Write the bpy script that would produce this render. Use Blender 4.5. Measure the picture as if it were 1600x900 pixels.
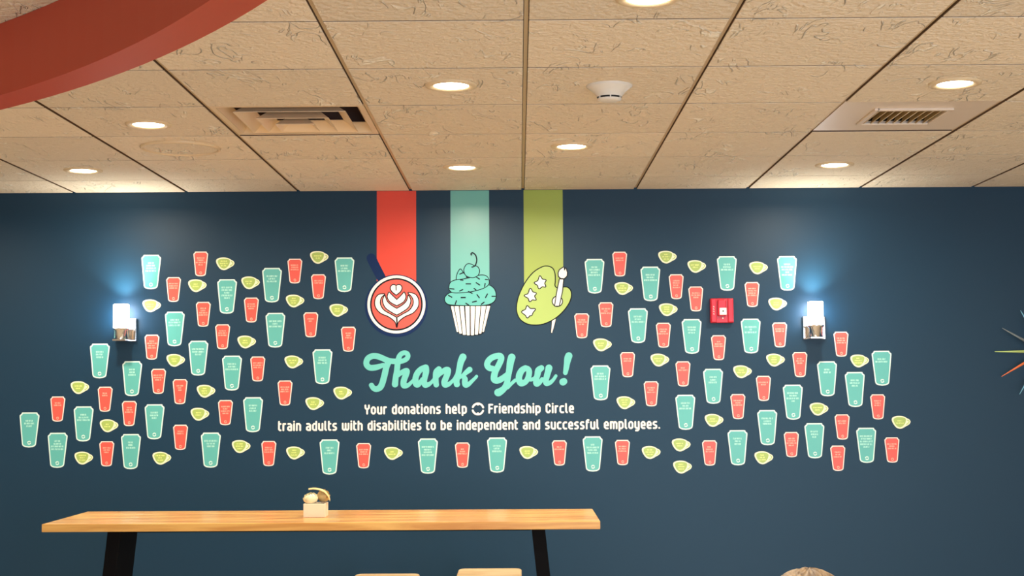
import bpy, bmesh, math, random
from mathutils import Vector, Matrix

for o in list(bpy.data.objects):
    bpy.data.objects.remove(o)
C = bpy.context.scene.collection
R_ = math.radians

# ------------------------------------------------------------------ camera
F_PX = 2190.0
CAM = Vector((0.0, 0.0, 1.6))
fwd = Vector((811 - 800, 450 - 613, -F_PX)).normalized()      # world +Y seen from the camera
rgt = Vector((1, 0.006, 0)); rgt = (rgt - rgt.dot(fwd) * fwd).normalized()
upv = rgt.cross(fwd)
cam_d = bpy.data.cameras.new('camera'); cam = bpy.data.objects.new('camera', cam_d); C.objects.link(cam)
cam.matrix_world = Matrix.Translation(CAM) @ Matrix((rgt, fwd, upv)).to_4x4()
cam_d.sensor_width = 36.0; cam_d.lens = 36.0 * F_PX / 1600.0
cam_d.clip_start = 0.05; cam_d.clip_end = 60
bpy.context.scene.camera = cam

def ray(px, py):
    d = Vector((px - 800, 450 - py, -F_PX))
    return Vector((d.dot(rgt), d.dot(fwd), d.dot(upv)))
def at_y(px, py, Y):
    d = ray(px, py); return CAM + d * (Y / d.y)
def at_z(px, py, Z):
    d = ray(px, py); return CAM + d * ((Z - CAM.z) / d.z)

# ------------------------------------------------------------------ view + world
sc = bpy.context.scene
sc.view_settings.view_transform = 'Standard'; sc.view_settings.look = 'None'
sc.view_settings.gamma = 1.0; sc.view_settings.use_curve_mapping = False
sc.view_settings.exposure = 1.15
w = bpy.data.worlds.new('world'); sc.world = w; w.use_nodes = True
w.node_tree.nodes['Background'].inputs[0].default_value = (0.55, 0.7, 1.0, 1)
w.node_tree.nodes['Background'].inputs[1].default_value = 0.6

WY = 7.56            # front wall
ZC = 2.706           # ceiling (grid face)
T61 = 0.61
X0 = at_z(817, 294.5, ZC).x
Y0 = at_z(817, 160, ZC).y
XL, XR = X0 - 7.3 * T61, X0 + 7.7 * T61
YB = Y0 - 12 * T61

LAMP_W = 7.5           # each downlight
WARM = (1.0, 0.86, 0.66)
SCONCE_E = 11.0
UP_W = .06
DAY_W = 95.0

def area(name, loc, rot, sx, sy, power, col, spread=180, shape='RECTANGLE'):
    l = bpy.data.lights.new(name, 'AREA'); l.shape = shape; l.size = sx
    if shape in ('RECTANGLE', 'ELLIPSE'): l.size_y = sy
    l.energy = power; l.color = col; l.spread = R_(spread)
    o = bpy.data.objects.new(name, l); o.location = loc; o.rotation_euler = rot; C.objects.link(o)
    return o
# daylight through the shop windows in the wall behind the camera
WIN = [(0.3, 1.95), (2.25, 3.9)]
for i, (a, b) in enumerate(WIN):
    area('window_daylight', ((a + b) / 2, YB - 0.05, 1.35), (R_(90), 0, 0), b - a, 1.9, DAY_W / 2, (0.62, 0.80, 1.0))

# ------------------------------------------------------------------ materials
def srgb(r, g, b):
    f = lambda c: (c / 255 / 12.92) if c / 255 <= 0.04045 else ((c / 255 + 0.055) / 1.055) ** 2.4
    return (f(r), f(g), f(b), 1)
MATS = {}
def mat(name, col, rough=0.5, metal=0.0, spec=0.5, emit=None, es=0.0):
    m = bpy.data.materials.new(name); m.use_nodes = True
    b = m.node_tree.nodes['Principled BSDF']
    b.inputs['Base Color'].default_value = col
    b.inputs['Roughness'].default_value = rough
    b.inputs['Metallic'].default_value = metal
    b.inputs['Specular IOR Level'].default_value = spec
    if emit:
        b.inputs['Emission Color'].default_value = emit; b.inputs['Emission Strength'].default_value = es
    MATS[name] = m
    return m
def N(m, t, **kw):
    n = m.node_tree.nodes.new(t)
    for k, v in kw.items():
        if hasattr(n, k): setattr(n, k, v)
        else: n.inputs[k.replace('_', ' ')].default_value = v
    return n
def L(m, a, b): m.node_tree.links.new(a, b)
def bump_noise(m, scale, strength, dist=0.002, detail=4, distortion=0.0, coord='Object', stretch=None):
    tc = N(m, 'ShaderNodeTexCoord'); nz = N(m, 'ShaderNodeTexNoise')
    nz.inputs['Scale'].default_value = scale; nz.inputs['Detail'].default_value = detail; nz.inputs['Distortion'].default_value = distortion
    src = tc.outputs[coord]
    if stretch:
        mp = N(m, 'ShaderNodeMapping'); mp.inputs['Scale'].default_value = stretch; L(m, src, mp.inputs[0]); src = mp.outputs[0]
    L(m, src, nz.inputs['Vector'])
    bp = N(m, 'ShaderNodeBump'); bp.inputs['Strength'].default_value = strength; bp.inputs['Distance'].default_value = dist
    L(m, nz.outputs['Fac'], bp.inputs['Height']); L(m, bp.outputs[0], m.node_tree.nodes['Principled BSDF'].inputs['Normal'])
    return nz, bp

m_navy = mat('navy_paint', srgb(14, 54, 80), 0.45, spec=0.35); bump_noise(m_navy, 60, 0.12, 0.001)
m_wallp = mat('pale_paint', srgb(225, 218, 205), 0.6)
m_floor = mat('floor_wood', srgb(205, 188, 165), 0.4)
m_red_soffit = mat('brick_red_paint', srgb(182, 66, 42), 0.5); bump_noise(m_red_soffit, 30, 0.06, 0.001)
m_tee = mat('tee_shadow_brown', srgb(96, 72, 52), 0.6)  # shade of the grid gaps, painted into tees and tile edges
m_grid = mat('ceiling_grid_metal', srgb(206, 182, 146), 0.45)
m_teal = mat('teal_vinyl', srgb(96, 186, 182), 0.38)
m_teal_b = mat('pale_teal_vinyl', srgb(222, 248, 242), 0.4)
m_teal_t = mat('teal_print', srgb(185, 240, 230), 0.4)
m_red = mat('coral_vinyl', srgb(236, 92, 82), 0.38)
m_red_b = mat('pale_coral_vinyl', srgb(255, 234, 226), 0.4)
m_red_t = mat('coral_print', srgb(255, 185, 165), 0.4)
m_grn = mat('lime_vinyl', srgb(170, 196, 104), 0.38)
m_grn_b = mat('pale_lime_vinyl', srgb(244, 248, 214), 0.4)
m_grn_t = mat('lime_print', srgb(234, 244, 150), 0.4)
m_script = mat('script_vinyl', srgb(106, 200, 194), 0.4)
m_white = mat('white_vinyl', srgb(250, 248, 240), 0.4)
m_ink = mat('ink_vinyl', srgb(10, 22, 36), 0.6, spec=0.2)
m_pan = mat('pan_blue_vinyl', srgb(8, 40, 88), 0.6, spec=0.2)
m_pink = mat('dusky_pink_vinyl', srgb(232, 120, 108), 0.4)
m_rib_r = mat('red_band_paint', srgb(226, 76, 62), 0.32)
m_rib_t = mat('teal_band_paint', srgb(112, 188, 184), 0.32)
m_rib_g = mat('green_band_paint', srgb(160, 182, 80), 0.32)
m_chrome = mat('chrome', (0.8, 0.8, 0.82, 1), 0.09, 1.0)
m_black = mat('black_steel', (0.002, 0.002, 0.003, 1), 0.6, spec=0.08)
m_alarm = mat('alarm_red_plastic', srgb(200, 20, 45), 0.3)
m_lens = mat('strobe_lens', srgb(235, 235, 235), 0.12, spec=0.8)
m_dark = mat('dark_slot', (0.01, 0.01, 0.01, 1), 0.7)
m_wplast = mat('white_plastic', srgb(225, 220, 212), 0.35)
m_shade = mat('lit_glass', (1, 1, 1, 1), 0.3, emit=(0.92, 0.97, 1.0, 1), es=SCONCE_E)
m_lamp = mat('lit_lens', (1, 1, 1, 1), 0.3, emit=(1.0, 0.90, 0.70, 1), es=9.0)
m_trim = mat('lamp_trim', srgb(222, 200, 165), 0.4)
m_pan_met = mat('diffuser_metal', srgb(225, 200, 165), 0.35)
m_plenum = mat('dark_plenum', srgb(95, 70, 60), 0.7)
m_grille = mat('grille_slat', srgb(200, 176, 132), 0.5)
m_skin = mat('skin', srgb(214, 165, 135), 0.5)
m_shirt = mat('grey_cloth', srgb(90, 95, 105), 0.8)
m_jean = mat('denim', srgb(45, 60, 90), 0.85)
m_frame = mat('window_frame_paint', srgb(60, 60, 60), 0.5)
m_box = mat('white_painted_wood', srgb(238, 222, 196), 0.55); bump_noise(m_box, 20, 0.3, 0.001, stretch=(1, 1, 8))
m_petal = mat('cream_petal', srgb(248, 240, 205), 0.6)
m_dry = mat('dried_straw_petal', srgb(225, 200, 140), 0.6)
m_stem = mat('brown_stem', srgb(90, 66, 40), 0.7)

# ceiling tile: rough plaster with long trowel ridges
m_tile = mat('ceiling_tile', srgb(230, 216, 196), 0.7, spec=0.35)
def tile_nodes(m):
    g = N(m, 'ShaderNodeNewGeometry')
    mp = N(m, 'ShaderNodeMapping'); L(m, g.outputs['Position'], mp.inputs[0])
    fine = N(m, 'ShaderNodeTexNoise'); fine.inputs['Scale'].default_value = 48; fine.inputs['Detail'].default_value = 3
    L(m, mp.outputs[0], fine.inputs['Vector'])
    # ridges: thin contour of a warped noise, kept only in patches
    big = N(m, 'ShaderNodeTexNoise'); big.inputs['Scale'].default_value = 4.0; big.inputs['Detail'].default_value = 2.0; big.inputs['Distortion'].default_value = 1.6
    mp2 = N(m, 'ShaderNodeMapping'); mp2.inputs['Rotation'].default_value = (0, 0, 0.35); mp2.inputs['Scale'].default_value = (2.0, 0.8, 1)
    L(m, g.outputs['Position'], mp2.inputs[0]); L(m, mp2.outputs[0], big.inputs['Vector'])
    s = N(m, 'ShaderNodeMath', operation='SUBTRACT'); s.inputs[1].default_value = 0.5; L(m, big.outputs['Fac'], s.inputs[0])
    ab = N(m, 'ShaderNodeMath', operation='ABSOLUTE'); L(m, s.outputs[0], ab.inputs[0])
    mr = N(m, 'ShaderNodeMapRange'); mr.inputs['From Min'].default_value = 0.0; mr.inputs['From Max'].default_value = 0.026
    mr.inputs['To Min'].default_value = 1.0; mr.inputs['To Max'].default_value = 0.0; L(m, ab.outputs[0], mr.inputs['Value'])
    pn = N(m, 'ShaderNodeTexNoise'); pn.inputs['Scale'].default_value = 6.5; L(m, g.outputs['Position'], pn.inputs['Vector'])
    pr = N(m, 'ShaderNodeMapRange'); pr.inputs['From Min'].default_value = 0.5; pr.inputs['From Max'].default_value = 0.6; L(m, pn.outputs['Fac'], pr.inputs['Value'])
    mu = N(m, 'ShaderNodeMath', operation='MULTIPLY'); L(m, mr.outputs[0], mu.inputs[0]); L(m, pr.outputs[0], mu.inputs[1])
    ad = N(m, 'ShaderNodeMath', operation='MULTIPLY_ADD'); L(m, fine.outputs['Fac'], ad.inputs[0]); ad.inputs[1].default_value = 1.1; lo = N(m, 'ShaderNodeMath', operation='MULTIPLY'); lo.inputs[1].default_value = 0.6; L(m, mu.outputs[0], lo.inputs[0]); L(m, lo.outputs[0], ad.inputs[2])
    bp = N(m, 'ShaderNodeBump'); bp.inputs['Strength'].default_value = 1.0; bp.inputs['Distance'].default_value = 0.0125
    L(m, ad.outputs[0], bp.inputs['Height']); L(m, bp.outputs[0], m.node_tree.nodes['Principled BSDF'].inputs['Normal'])
    # each tile slightly different
    oi = N(m, 'ShaderNodeObjectInfo'); hs = N(m, 'ShaderNodeHueSaturation'); hs.inputs['Color'].default_value = srgb(230, 216, 196)
    vr = N(m, 'ShaderNodeMapRange'); vr.inputs['To Min'].default_value = 0.93; vr.inputs['To Max'].default_value = 1.05
    L(m, oi.outputs['Random'], vr.inputs['Value']); L(m, vr.outputs[0], hs.inputs['Value'])
    # highlights on the raised veins, painted in as a paler colour
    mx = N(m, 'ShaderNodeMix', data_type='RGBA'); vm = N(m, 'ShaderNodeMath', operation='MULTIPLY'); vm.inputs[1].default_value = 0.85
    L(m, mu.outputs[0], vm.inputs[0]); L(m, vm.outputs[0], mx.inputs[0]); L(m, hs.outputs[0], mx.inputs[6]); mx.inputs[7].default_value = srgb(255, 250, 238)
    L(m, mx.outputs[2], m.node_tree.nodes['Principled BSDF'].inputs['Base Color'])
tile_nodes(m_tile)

def wood(name, c1, c2, scale, rough=0.3, coat=0.0):
    m = mat(name, c1, rough)
    tc = N(m, 'ShaderNodeTexCoord'); mp = N(m, 'ShaderNodeMapping'); mp.inputs['Scale'].default_value = scale
    oi = N(m, 'ShaderNodeObjectInfo'); mu = N(m, 'ShaderNodeMath', operation='MULTIPLY'); mu.inputs[1].default_value = 37.0
    L(m, oi.outputs['Random'], mu.inputs[0]); cb = N(m, 'ShaderNodeCombineXYZ'); L(m, mu.outputs[0], cb.inputs[0]); L(m, mu.outputs[0], cb.inputs[2])
    L(m, cb.outputs[0], mp.inputs['Location'])
    L(m, tc.outputs['Object'], mp.inputs[0])
    nz = N(m, 'ShaderNodeTexNoise'); nz.inputs['Scale'].default_value = 1.0; nz.inputs['Detail'].default_value = 5; nz.inputs['Distortion'].default_value = 1.2
    L(m, mp.outputs[0], nz.inputs['Vector'])
    cr = N(m, 'ShaderNodeValToRGB'); cr.color_ramp.elements[0].position = 0.35; cr.color_ramp.elements[1].position = 0.62
    cr.color_ramp.elements[0].color = c2; cr.color_ramp.elements[1].color = c1
    L(m, nz.outputs['Fac'], cr.inputs[0]); L(m, cr.outputs[0], m.node_tree.nodes['Principled BSDF'].inputs['Base Color'])
    m.node_tree.nodes['Principled BSDF'].inputs['Coat Weight'].default_value = coat
    m.node_tree.nodes['Principled BSDF'].inputs['Coat Roughness'].default_value = 0.2
    return m
m_table = wood('amber_table_wood', srgb(226, 176, 98), srgb(188, 126, 58), (1.6, 14, 22), 0.34, 0.4)
m_stool = wood('pale_stool_wood', srgb(226, 200, 158), srgb(205, 172, 125), (5, 20, 20), 0.4)
m_hair = mat('blond_brown_hair', srgb(150, 115, 75), 0.45)
def hair_nodes(m):
    tc = N(m, 'ShaderNodeTexCoord'); mp = N(m, 'ShaderNodeMapping'); mp.inputs['Scale'].default_value = (110, 16, 16); mp.inputs['Rotation'].default_value = (0, 0, 0.5)
    L(m, tc.outputs['Object'], mp.inputs[0])
    nz = N(m, 'ShaderNodeTexNoise'); nz.inputs['Scale'].default_value = 1.0; nz.inputs['Detail'].default_value = 5; nz.inputs['Distortion'].default_value = 0.8
    L(m, mp.outputs[0], nz.inputs['Vector'])
    cr = N(m, 'ShaderNodeValToRGB'); cr.color_ramp.elements[0].position = 0.35; cr.color_ramp.elements[1].position = 0.65
    cr.color_ramp.elements[0].color = srgb(112, 84, 58); cr.color_ramp.elements[1].color = srgb(186, 156, 116)
    L(m, nz.outputs['Fac'], cr.inputs[0]); L(m, cr.outputs[0], m.node_tree.nodes['Principled BSDF'].inputs['Base Color'])
    bp = N(m, 'ShaderNodeBump'); bp.inputs['Strength'].default_value = 0.6; bp.inputs['Distance'].default_value = 0.004
    L(m, nz.outputs['Fac'], bp.inputs['Height']); L(m, bp.outputs[0], m.node_tree.nodes['Principled BSDF'].inputs['Normal'])
hair_nodes(m_hair)

# ------------------------------------------------------------------ helpers
def link(name, me, parent=None, loc=None, rot=None):
    o = bpy.data.objects.new(name, me); C.objects.link(o)
    if parent: o.parent = parent
    if loc is not None: o.location = loc
    if rot is not None: o.rotation_euler = rot
    return o
def tag(o, label=None, cat=None, group=None, kind=None):
    if label: o['label'] = label
    if cat: o['category'] = cat
    if group: o['group'] = group
    if kind: o['kind'] = kind
    return o
class MB:
    """collects shapes into one mesh"""
    def __init__(s): s.v = []; s.f = []; s.mi = []
    def add(s, v, f, mi=0):
        n = len(s.v); s.v += [tuple(p) for p in v]; s.f += [tuple(i + n for i in q) for q in f]; s.mi += [mi] * len(f); return s
    def box(s, a, b, mi=0, M=None):
        x0, y0, z0 = a; x1, y1, z1 = b
        v = [Vector(p) for p in ((x0,y0,z0),(x1,y0,z0),(x1,y1,z0),(x0,y1,z0),(x0,y0,z1),(x1,y0,z1),(x1,y1,z1),(x0,y1,z1))]
        if M: v = [M @ p for p in v]
        return s.add(v, [(0,3,2,1),(4,5,6,7),(0,1,5,4),(1,2,6,5),(2,3,7,6),(3,0,4,7)], mi)
    def hexa(s, v, mi=0):   # 8 corners, same order as box
        return s.add(v, [(0,3,2,1),(4,5,6,7),(0,1,5,4),(1,2,6,5),(2,3,7,6),(3,0,4,7)], mi)
    def plate(s, pts, y1, y0=0.0, mi=0):
        """outline pts (x,z) as a slab whose face is at y=-y1 (towards the room), back at -y0"""
        n = len(pts)
        A = sum(pts[i][0] * pts[(i+1) % n][1] - pts[(i+1) % n][0] * pts[i][1] for i in range(n))
        if A < 0: pts = pts[::-1]
        v = [(x, -y1, z) for x, z in pts] + [(x, -y0, z) for x, z in pts]
        f = [tuple(range(n))] + [(i, i + n, (i+1) % n + n, (i+1) % n) for i in range(n)]
        return s.add(v, f, mi)
    def stroke(s, pts, rad, y1, y0=0.0, mi=0, seg=14):
        if not isinstance(rad, (list, tuple)): rad = [rad] * len(pts)
        s.q = getattr(s, 'q', 0); base = y1
        def hgt(): s.q = (s.q + 1) % 40; return base + s.q * 8e-6
        for (x, z), r in zip(pts, rad):
            s.plate([(x + r * math.cos(k * 2 * math.pi / seg), z + r * math.sin(k * 2 * math.pi / seg)) for k in range(seg)], hgt(), y0, mi)
        for i in range(len(pts) - 1):
            a, b = Vector(pts[i]), Vector(pts[i + 1]); d = b - a
            if d.length < 1e-7: continue
            n = Vector((-d.y, d.x)).normalized()
            s.plate([tuple(a + n * rad[i]), tuple(a - n * rad[i]), tuple(b - n * rad[i+1]), tuple(b + n * rad[i+1])], hgt(), y0, mi)
        return s
    def lathe(s, prof, seg=32, M=None, mi=0, cap0=False, cap1=False):
        v = []; f = []
        for r, z in prof:
            for k in range(seg):
                a = 2 * math.pi * k / seg; v.append(Vector((r * math.cos(a), r * math.sin(a), z)))
        for i in range(len(prof) - 1):
            for k in range(seg):
                f.append((i*seg+k, i*seg+(k+1) % seg, (i+1)*seg+(k+1) % seg, (i+1)*seg+k))
        if cap0: f.append(tuple(reversed(range(seg))))
        if cap1: f.append(tuple(range((len(prof)-1)*seg, len(prof)*seg)))
        if M: v = [M @ p for p in v]
        return s.add(v, f, mi)
    def cone(s, a, b, ra, rb, seg=12, mi=0):
        a = Vector(a); b = Vector(b); q = (b - a).to_track_quat('Z', 'Y').to_matrix().to_4x4()
        return s.lathe([(ra, 0), (rb, (b - a).length)], seg, Matrix.Translation(a) @ q, mi, True, True)
    def mesh(s, name, mats, smooth=False):
        me = bpy.data.meshes.new(name); me.from_pydata(s.v, [], s.f)
        for m in (mats if isinstance(mats, (list, tuple)) else [mats]): me.materials.append(m)
        me.polygons.foreach_set('material_index', s.mi)
        if smooth: me.polygons.foreach_set('use_smooth', [True] * len(me.polygons))
        me.update(); return me
    def build(s, name, mats, parent=None, loc=None, rot=None, smooth=False, bevel=0.0, seg=2):
        o = link(name, s.mesh(name, mats, smooth), parent, loc, rot)
        if bevel:
            bm = bmesh.new(); bm.from_mesh(o.data)
            bmesh.ops.remove_doubles(bm, verts=bm.verts, dist=1e-6)
            bmesh.ops.bevel(bm, geom=[e for e in bm.edges if e.is_manifold and e.calc_face_angle(0) > 0.6], offset=bevel, segments=seg, profile=0.6, affect='EDGES')
            bm.to_mesh(o.data); bm.free()
        return o
import numpy as np
def blob(caps, name, m, parent, t=.0015, res=.3):
    """one clean slab: the union of round strokes (x0,z0,r0,x1,z1,r1), traced on a fine grid"""
    h = res * MPP; A = np.array(caps); R = max(A[:, 2].max(), A[:, 5].max()) + 2 * h
    xa = min(A[:, 0].min(), A[:, 3].min()) - R; xb = max(A[:, 0].max(), A[:, 3].max()) + R
    za = min(A[:, 1].min(), A[:, 4].min()) - R; zb = max(A[:, 1].max(), A[:, 4].max()) + R
    X = np.arange(xa, xb, h); Z = np.arange(za, zb, h); D = np.full((len(Z), len(X)), 1.0)
    for x0, z0, r0, x1, z1, r1 in caps:
        rr = max(r0, r1) + 2 * h
        i0, i1 = np.searchsorted(X, [min(x0, x1) - rr, max(x0, x1) + rr]); j0, j1 = np.searchsorted(Z, [min(z0, z1) - rr, max(z0, z1) + rr])
        GX, GZ = np.meshgrid(X[i0:i1], Z[j0:j1]); dx, dz = x1 - x0, z1 - z0; q = dx * dx + dz * dz
        T = np.clip(((GX - x0) * dx + (GZ - z0) * dz) / q, 0, 1) if q > 1e-14 else 0 * GX
        D[j0:j1, i0:i1] = np.minimum(D[j0:j1, i0:i1], np.hypot(GX - x0 - T * dx, GZ - z0 - T * dz) - (r0 + T * (r1 - r0)))
    S = D < 0; b = MB(); nz, nx = S.shape
    cnt = S[:-1, :-1].astype(int) + S[:-1, 1:] + S[1:, :-1] + S[1:, 1:]
    for j in range(nz - 1):
        row = np.nonzero(cnt[j])[0]; k = 0
        while k < len(row):
            i = row[k]
            if cnt[j, i] == 4:
                e = i
                while k + 1 < len(row) and row[k + 1] == e + 1 and cnt[j, e + 1] == 4: e += 1; k += 1
                b.add([(X[i], -t, Z[j]), (X[e + 1], -t, Z[j]), (X[e + 1], -t, Z[j + 1]), (X[i], -t, Z[j + 1])], [(0, 1, 2, 3)])
            else:
                c = [(i, j), (i + 1, j), (i + 1, j + 1), (i, j + 1)]; poly = []; cut = []
                for n in range(4):
                    (p, q), (u, v) = c[n], c[(n + 1) % 4]; d0, d1 = D[q, p], D[v, u]
                    if d0 < 0: poly.append((X[p], Z[q]))
                    if (d0 < 0) != (d1 < 0):
                        f = d0 / (d0 - d1); poly.append((X[p] + (X[u] - X[p]) * f, Z[q] + (Z[v] - Z[q]) * f)); cut.append(len(poly) - 1)
                if len(poly) > 2:
                    n = len(poly); v = [(x, -t, z) for x, z in poly]; fs = [tuple(range(n))]
                    if len(cut) == 2:
                        p, q = poly[cut[0]], poly[cut[1]]; v += [(p[0], 0, p[1]), (q[0], 0, q[1])]; fs.append((cut[0], n, n + 1, cut[1]))
                    b.add(v, fs)
            k += 1
    return b.build(name, m, parent)
def spline(pts, n=5, closed=False):
    """Catmull-Rom through points of any dimension"""
    P = [Vector(p) for p in pts]; k = len(P); out = []
    for i in range(k if closed else k - 1):
        if closed: a, b, c, d = P[(i-1) % k], P[i], P[(i+1) % k], P[(i+2) % k]
        else: a, b, c, d = P[max(i-1, 0)], P[i], P[i+1], P[min(i+2, k-1)]
        for j in range(n):
            t = j / n
            out.append(0.5 * ((2*b) + (c - a)*t + (2*a - 5*b + 4*c - d)*t*t + (3*b - a - 3*c + d)*t**3))
    if not closed: out.append(P[-1])
    return [tuple(p) for p in out]
def empty(name, loc, rot=None):
    return link(name, None, None, loc, rot)

# ------------------------------------------------------------------ room shell
s = MB().box((XL - .1, WY, 0), (XR + .1, WY + .12, ZC + .25)).build('wall_front', m_navy); tag(s, kind='structure')
s = MB().box((XL - .12, YB, 0), (XL, WY, ZC + .25)).build('wall_left', m_wallp); tag(s, kind='structure')
s = MB().box((XR, YB, 0), (XR + .12, WY, ZC + .25)).build('wall_right', m_wallp); tag(s, kind='structure')
s = MB().box((XL - .12, YB - .15, -.1), (XR + .12, WY + .12, 0)).build('floor', m_floor); tag(s, kind='structure')
mb = MB(); z0, z1 = 0.4, 2.3; y0, y1 = YB - .12, YB
xs = [XL - .12, WIN[0][0], WIN[0][1], WIN[1][0], WIN[1][1], XR + .12]
mb.box((xs[0], y0, 0), (xs[1], y1, ZC + .25)); mb.box((xs[2], y0, 0), (xs[3], y1, ZC + .25)); mb.box((xs[4], y0, 0), (xs[5], y1, ZC + .25))
for a, b in WIN: mb.box((a, y0, 0), (b, y1, z0)); mb.box((a, y0, z1), (b, y1, ZC + .25))
tag(mb.build('wall_back', m_wallp), kind='structure')
for i, (a, b) in enumerate(WIN):
    f = MB()
    f.box((a, y0, z0), (a + .05, y1, z1)); f.box((b - .05, y0, z0), (b, y1, z1)); f.box((a + .05, y0, z0), (b - .05, y1, z0 + .05)); f.box((a + .05, y0, z1 - .05), (b - .05, y1, z1))
    tag(f.build('window_%d' % (i + 1), m_frame), kind='structure')
tag(MB().box((XL, WY - .012, 0), (XR, WY, .1)).build('baseboard_front', m_dark), kind='structure')

# ceiling: void slab, narrow grid, tegular tiles that hang 7 mm below it
ceil = MB().box((XL - .12, YB - .15, ZC + .2), (XR + .12, WY + .12, ZC + .25)).build('ceiling', m_dark); tag(ceil, kind='structure')
cols = [X0 + k * T61 for k in range(-7, 8)]
rows = [Y0 + k * T61 for k in range(-11, 20) if Y0 + k * T61 < WY - .03]
bw = .0065
for x in cols: MB().box((x - bw, YB, ZC), (x + bw, WY, ZC + .02)).build('grid_runner', m_grid, ceil)
xe = [XL] + cols + [XR]; ye = [YB] + rows + [WY]
for k in range(len(cols) + 1):
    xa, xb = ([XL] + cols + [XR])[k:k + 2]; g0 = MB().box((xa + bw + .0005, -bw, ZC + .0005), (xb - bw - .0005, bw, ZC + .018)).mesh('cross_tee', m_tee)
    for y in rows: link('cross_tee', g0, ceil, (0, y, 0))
TD = .009   # tile face below grid
cells = {}
def cell_of(px, py):
    p = at_z(px, py, ZC)
    i = max(k for k in range(len(xe) - 1) if xe[k] < p.x); j = max(k for k in range(len(ye) - 1) if ye[k] < p.y)
    return i, j
supply = cell_of(450, 183); ret = cell_of(1415, 180)
tile_mesh = {}
for i in range(len(xe) - 1):
    for j in range(len(ye) - 1):
        if (i, j) in (supply, ret): continue
        wx = xe[i+1] - xe[i]; wy = ye[j+1] - ye[j]
        key = (round(wx, 3), round(wy, 3))
        if key not in tile_mesh:
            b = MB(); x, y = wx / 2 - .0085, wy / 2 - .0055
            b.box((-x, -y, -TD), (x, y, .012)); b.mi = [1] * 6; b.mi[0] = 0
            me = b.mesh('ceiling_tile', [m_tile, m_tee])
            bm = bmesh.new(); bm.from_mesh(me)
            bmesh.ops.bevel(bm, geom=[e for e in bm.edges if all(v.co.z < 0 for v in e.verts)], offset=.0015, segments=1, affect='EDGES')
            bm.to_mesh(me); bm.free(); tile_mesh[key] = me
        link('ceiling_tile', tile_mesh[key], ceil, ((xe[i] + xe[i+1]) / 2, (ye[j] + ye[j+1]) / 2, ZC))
ZT = ZC - TD

# red curved bulkhead hanging at the left
def bulkhead():
    cx, cy = -4.60, 0.60; ri, ro = 4.632, 4.743; zb = CAM.z + .88
    a0 = math.acos((XL + .004 - cx) / ro); a0i = math.acos((XL + .004 - cx) / ri)
    n = 90; v = []
    for k in range(n + 1):
        t = k / n
        for r, aa in ((ri, a0i), (ro, a0)):
            a = aa + (math.asin((YB + .02 - cy) / ro) - aa) * t
            for z in (zb, ZC - TD - .001): v.append((cx + r * math.cos(a), cy + r * math.sin(a), z))
    f = []
    for k in range(n):
        o = 4 * k; p = o + 4     # 0 in-bot 1 in-top 2 out-bot 3 out-top
        f += [(o, p, p+1, o+1), (o+2, o+3, p+3, p+2), (o, o+2, p+2, p), (o+1, p+1, p+3, o+3)]
    f += [(0, 1, 3, 2), (4*n, 4*n+2, 4*n+3, 4*n+1)]
    b = MB(); b.add(v, f)
    o = b.build('curved_bulkhead', m_red_soffit)
    bm = bmesh.new(); bm.from_mesh(o.data); bmesh.ops.recalc_face_normals(bm, faces=bm.faces); bm.to_mesh(o.data); bm.free()
    tag(o, 'wide brick red curved bulkhead band hanging below the ceiling at upper left', 'bulkhead')
bulkhead()

# ------------------------------------------------------------------ ceiling fixtures
def downlight(p, label, visible=True):
    b = MB(); b.lathe([(.062, -.001), (.066, -.006), (.080, -.008), (.092, -.005), (.093, .0)], 40)
    t = b.build('downlight', m_trim, None, (p.x, p.y, ZT), smooth=True)
    MB().lathe([(.0, -.003), (.035, -.0032), (.0625, -.0025)], 32).build('lamp_lens', m_lamp, t, smooth=True)
    l = area('lamp_light', (p.x, p.y, ZT - .012), (0, 0, 0), .12, .12, LAMP_W, WARM, 170, 'DISK'); l.parent = t; l.location = (0, 0, -.012)
    tag(t, label, 'light', 'recessed downlights in the tiled ceiling')
    return t
LAMPS = [((705, 133), 'lit recessed downlight in ceiling left of smoke detector, large one near centre'),
         ((1492, 130), 'lit recessed downlight just behind the square return grille, upper right'),
         ((232, 194), 'lit recessed downlight above the round flush ceiling speaker'),
         ((893, 228), 'lit recessed downlight between smoke detector and green wall stripe'),
         ((130, 266), 'lit recessed downlight at far left, near the wall'),
         ((722, 261), 'lit recessed downlight near wall right above the teal stripe'),
         ((1304, 257), 'lit recessed downlight near wall, above the right wall sconce'),
         ((1013, -4), 'lit recessed downlight cut by top edge of frame, above smoke detector')]
for (px, py), lb in LAMPS: downlight(at_z(px, py, ZT), lb)
for x, y, wh in ((2.4, 2.2, 'just right of the view'), (-.3, 1.2, 'above the camera'), (3.3, .4, 'at right of the camera'), (-2.2, .2, 'at left of the camera'),
                 (1.2, -.7, 'behind the camera by the windows'), (3.6, 3.9, 'near the middle of the right wall'), (-3.3, 6.1, 'between red bulkhead and left wall')):
    downlight(Vector((x, y, ZT)), 'lit recessed downlight outside the frame, ' + wh)

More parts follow.
